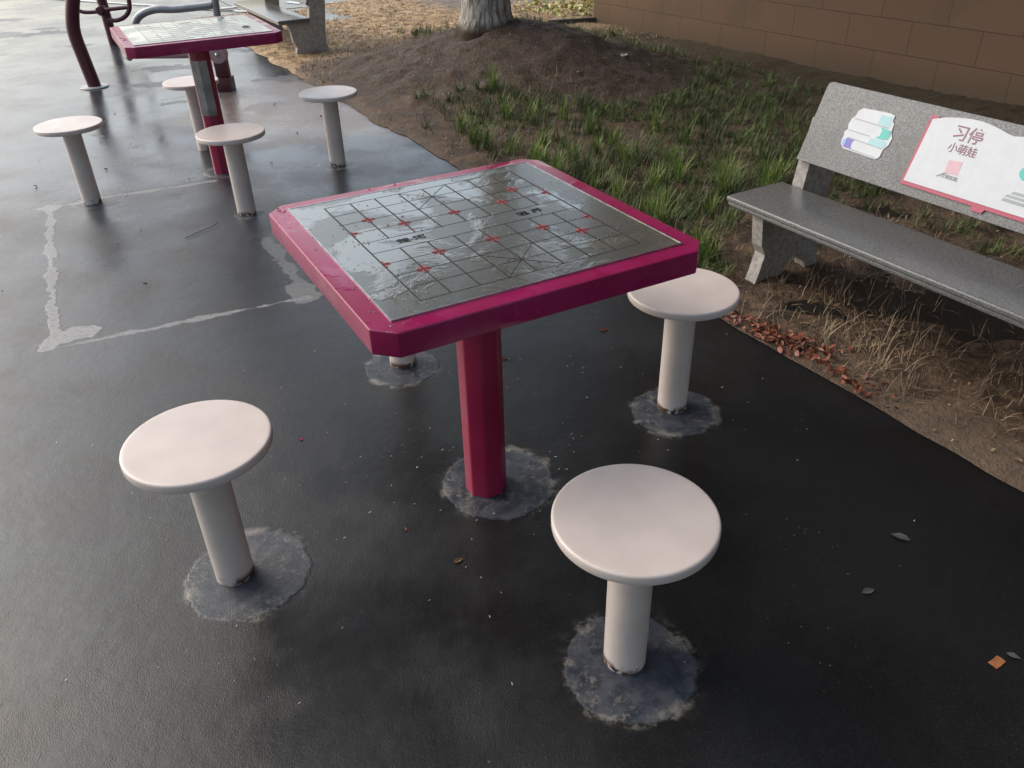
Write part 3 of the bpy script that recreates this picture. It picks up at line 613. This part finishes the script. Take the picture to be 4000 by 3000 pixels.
# leaf litter
def chips(pts, name, mat, label, s0, s1, kind='stuff', seed=8, tilt=.5, asp=.6):
    rg = random.Random(seed); vs, fs = [], []
    for p in pts:
        s_ = rg.uniform(s0, s1); a = rg.uniform(0, 6.28); m = Matrix.Rotation(a, 3, 'Z') @ Matrix.Rotation(rg.uniform(-tilt, tilt), 3, 'X') @ Matrix.Rotation(rg.uniform(-tilt, tilt), 3, 'Y'); i0 = len(vs)
        q1, q2, q3 = rg.uniform(.5, 1.1), rg.uniform(.5, 1.1), rg.uniform(.0, .6); sh = [(-1, 0, q3), (-.5, -.7 * asp * q1, .1), (.3, -.9 * asp * q1, .25 * q2), (1, .1 * q1, q3 * .8), (.45, .85 * asp * q2, .3 * q1), (-.35, .75 * asp * q2, .12)]
        for q in sh: vs.append(tuple(Vector(p) + m @ (Vector(q) * s_)))
        fs.append(tuple(range(i0, i0 + 6)))
    return tag(mk(name, (vs, fs), mat, smooth=False), label, None, None, kind)
pp = []
for (ce, cn, se, sn, k) in ((-1.93, 2.035, .05, .02, 40), (-1.72, 2.06, .08, .03, 130), (-1.62, 2.10, .07, .035, 70), (-1.36, 2.04, .08, .03, 60)):
    for _ in range(k):
        e = random.gauss(ce, se); n = max(2.006, random.gauss(cn, sn)); pp.append(EN(e, n, hgt(e, n) + random.uniform(.001, .018)))
chips(pp, 'leaf_litter', M['litter'], 'heap of orange brown fallen leaves along the paving edge', .008, .019, tilt=.9)
pp = []
for _ in range(900):
    e = random.uniform(-9.5, -.8); n = random.uniform(2.03, 4.6); pp.append(EN(e, n, hgt(e, n) + .006))
chips(pp, 'soil_litter', M['brownleaf'], 'bits of brown leaf and bark strewn over the soil', .005, .014, seed=9)
pp = []
for _ in range(500):
    e = random.uniform(-7.6, -1.0); n = random.uniform(2.03, 4.4); pp.append(EN(e, n, hgt(e, n) + .006))
chips(pp, 'pale_litter', M['palebit'], 'small pale chips on the brown soil', .002, .006, seed=19)
pp = []
for _ in range(380):
    e = random.uniform(-9.0, -7.6); n = random.uniform(5.15, 6.2); pp.append(EN(e, n, hgt(e, n) + random.uniform(.01, .06)))
chips(pp, 'creeper', M['yellow'], 'low yellow-green leaves at the far corner of the building', .02, .045, seed=10, tilt=1.)
# dark edging board by the wall corner
o = mk('edging_board', box(bmesh.new(), (0, 0, .03), (.62, .04, .06), .004), M['timber']); p = unproj(2250, 92, .03); o.location = EN(p[0], p[1], .02); o.rotation_euler.z = R(12)
tag(o, 'short dark edging board at the foot of the wall corner', 'edging')

# ------------------------------------------------------------------ little things on the paving
pp = []
for _ in range(46):
    x_, y_ = random.uniform(-2.9, -.6), random.uniform(3.0, 6.6)
    if Vector((x_, y_, 0)).dot(N) < 1.97: pp.append((x_, y_, .006))
chips(pp, 'dropped_seeds', M['darkbit'], 'tiny dark seeds scattered on the wet paving', .006, .013, seed=11, tilt=.8)
pp = []
for _ in range(150):
    x_, y_ = random.gauss(.0, .42), random.gauss(1.95, .42)
    if Vector((x_, y_, 0)).dot(N) < 1.97: pp.append((x_, y_, .003))
for _ in range(45):
    x_, y_ = random.uniform(-1.6, 1.1), random.uniform(.95, 3.2)
    if Vector((x_, y_, 0)).dot(N) < 1.97: pp.append((x_, y_, .003))
chips(pp, 'pale_crumbs', M['palebit'], 'tiny pale crumbs and bits on the dark paving', .0016, .0048, seed=12, tilt=.3, asp=.35)
def leafo(name, loc_, s, mat, label, cat, rz=0., shape=None, group=None):
    bm = bmesh.new(); sh = shape or [(-1, 0, .0), (-.5, -.45, .12), (.2, -.55, .16), (.8, -.25, .08), (1.15, 0, .02), (.75, .3, .1), (.1, .55, .18), (-.55, .4, .1)]
    c = bm.verts.new((0, 0, .0)); ring = [bm.verts.new(v) for v in sh]
    for i in range(len(ring)): bm.faces.new((c, ring[i], ring[(i + 1) % len(ring)]))
    bmesh.ops.solidify(bm, geom=bm.faces[:], thickness=.04)
    for v in bm.verts: v.co *= s
    o = mk(name, bm, mat, smooth=False); o.location = loc_; o.rotation_euler.z = rz; return tag(o, label, cat, group)
GL = 'fallen leaves on the paving'
leafo('fallen_leaf', (-.146, 1.463, .002), .013, M['brownleaf'], 'larger tan leaf on the paving between the two front stools', 'leaf', .6, group=GL)
leafo('fallen_leaf', (-.289, 1.581, .002), .008, M['litter'], 'small reddish leaf on the paving left of the magenta pole foot', 'leaf', 1.9, group=GL)
leafo('fallen_leaf', (-.644, 1.991, .002), .009, M['redprint'], 'tiny pink petal on the paving right of the left front stool', 'leaf', 1.2, group=GL)
leafo('fallen_leaf', (-.023, 2.435, .002), .012, M['litter'], 'orange leaf bit on the paving just right of the magenta pole', 'leaf', .2, group=GL)
leafo('fallen_leaf', (.34, 2.62, .002), .018, M['litter'], 'orange leaf under the right edge of the magenta table top', 'leaf', .2, group=GL)
leafo('fallen_leaf', (.819, 1.327, .001), .016, M['greyscrap'], 'grey faded leaf stuck to the dark paving at lower right', 'leaf', .3, group=GL)
leafo('fallen_leaf', tuple(EN(*unproj(3520, 2100), .001)), .022, M['greyscrap'], 'faint grey leaf pressed flat right of the nearest stool seat', 'leaf', 2.6, group=GL)
leafo('fallen_leaf', (-1.345, 4.631, HT + .004), .026, M['darkbit'], 'dark wet leaf lying on the far table top', 'leaf', .9)
leafo('wrapper_scrap', (1.013, 1.119, .002), .017, M['wrap'], 'small orange wrapper scrap on the dark paving at lower right', 'scrap', .55, [(-1, -.55, .02), (0, -.6, .05), (1, -.55, .02), (1.05, 0, .06), (1, .6, .02), (0, .55, .06), (-1, .6, .02), (-1, 0, .04)])
leafo('paper_scrap', (1.055, 1.135, .002), .013, M['greyscrap'], 'pale grey scrap beside the orange wrapper', 'scrap', -.6)
leafo('paper_scrap', tuple(EN(*unproj(2435, 270, .12), hgt(*unproj(2435, 270, .12)) + .02)), .05, M['scrap'], 'crumpled white scrap on the slope of the earth mound', 'scrap', 1.1)
tw = tube(spline([(-1.171, 6.212, .02), (-1.03, 5.945, .015), (-.942, 5.802, .014), (-.875, 5.90, .02), (-.83, 6.06, .03)], 6), [.005] * 25, 6); tube(spline([(-.99, 5.87, .015), (-.85, 5.80, .03), (-.78, 5.86, .04)], 5), .0035, 6, tw)
tag(mk('twig', tw, M['darkbit']), 'curved dark twig on the muddy edge beside the far right stool', 'twig')
tw = tube(spline([(-1.52, 3.62, .005), (-1.47, 3.70, .006), (-1.43, 3.75, .008), (-1.42, 3.80, .01)], 5), .0016, 6)
tag(mk('twig', tw, M['darkbit']), 'short curved twig inside the cement-outlined square', 'twig')

# ------------------------------------------------------------------ rain drops standing on tables and stools
g = G('rain_water'); g.set(color=(1, 1, 1, 1), rough=.02); g.b.inputs['Transmission Weight'].default_value = 1; g.b.inputs['IOR'].default_value = 1.33
def drops(name, pts, label):
    rg = random.Random(31); bm = bmesh.new()
    for (x_, y_, z_, s_) in pts:
        e_ = rg.uniform(.8, 1.5); a_ = rg.uniform(0, 3.14)
        m_ = Matrix.Translation((x_, y_, z_)) @ Matrix.Rotation(a_, 4, 'Z') @ Matrix.Diagonal((s_ * e_, s_, s_ * .38, 1))
        bmesh.ops.create_uvsphere(bm, u_segments=10, v_segments=6, radius=1, matrix=m_)
    return tag(mk(name, bm, g.m), label, kind='stuff')
rg = random.Random(5); pts = []
ca, sa = math.cos(TA), math.sin(TA)
def onT(lx, ly): return -.0794 + lx * ca - ly * sa, 1.7552 + lx * sa + ly * ca
for cx, cy, sd_, k in ((-.355, .345, .022, 26), (-.27, -.24, .035, 60), (-.24, .05, .05, 34), (.02, -.30, .05, 26), (.16, -.16, .05, 20), (-.05, .22, .10, 26), (.2, .1, .12, 20), (-.33, -.355, .02, 10), (-.1, .36, .10, 12)):
    for _ in range(k):
        lx, ly = rg.gauss(cx, sd_), rg.gauss(cy, sd_)
        if max(abs(lx), abs(ly)) < .372: pts.append((*onT(lx, ly), HT + (.0032 if max(abs(lx), abs(ly)) < .33 else .0002), rg.uniform(.0012, .0042)))
drops('rain_drops', pts, 'clear rain drops clustered on the near steel board')
pts = []
for (sx, sy) in ((-2.1881, 4.1676), (-1.3112, 3.938), (-.9786, 4.7003)):
    for _ in range(16):
        a_, q_ = rg.uniform(0, 6.28), RS * .93 * rg.random() ** .5; pts.append((sx + q_ * math.cos(a_), sy + q_ * math.sin(a_), HS + .0002, rg.uniform(.0015, .005)))
drops('seat_drops', pts, 'small rain drops on the round cream seats')
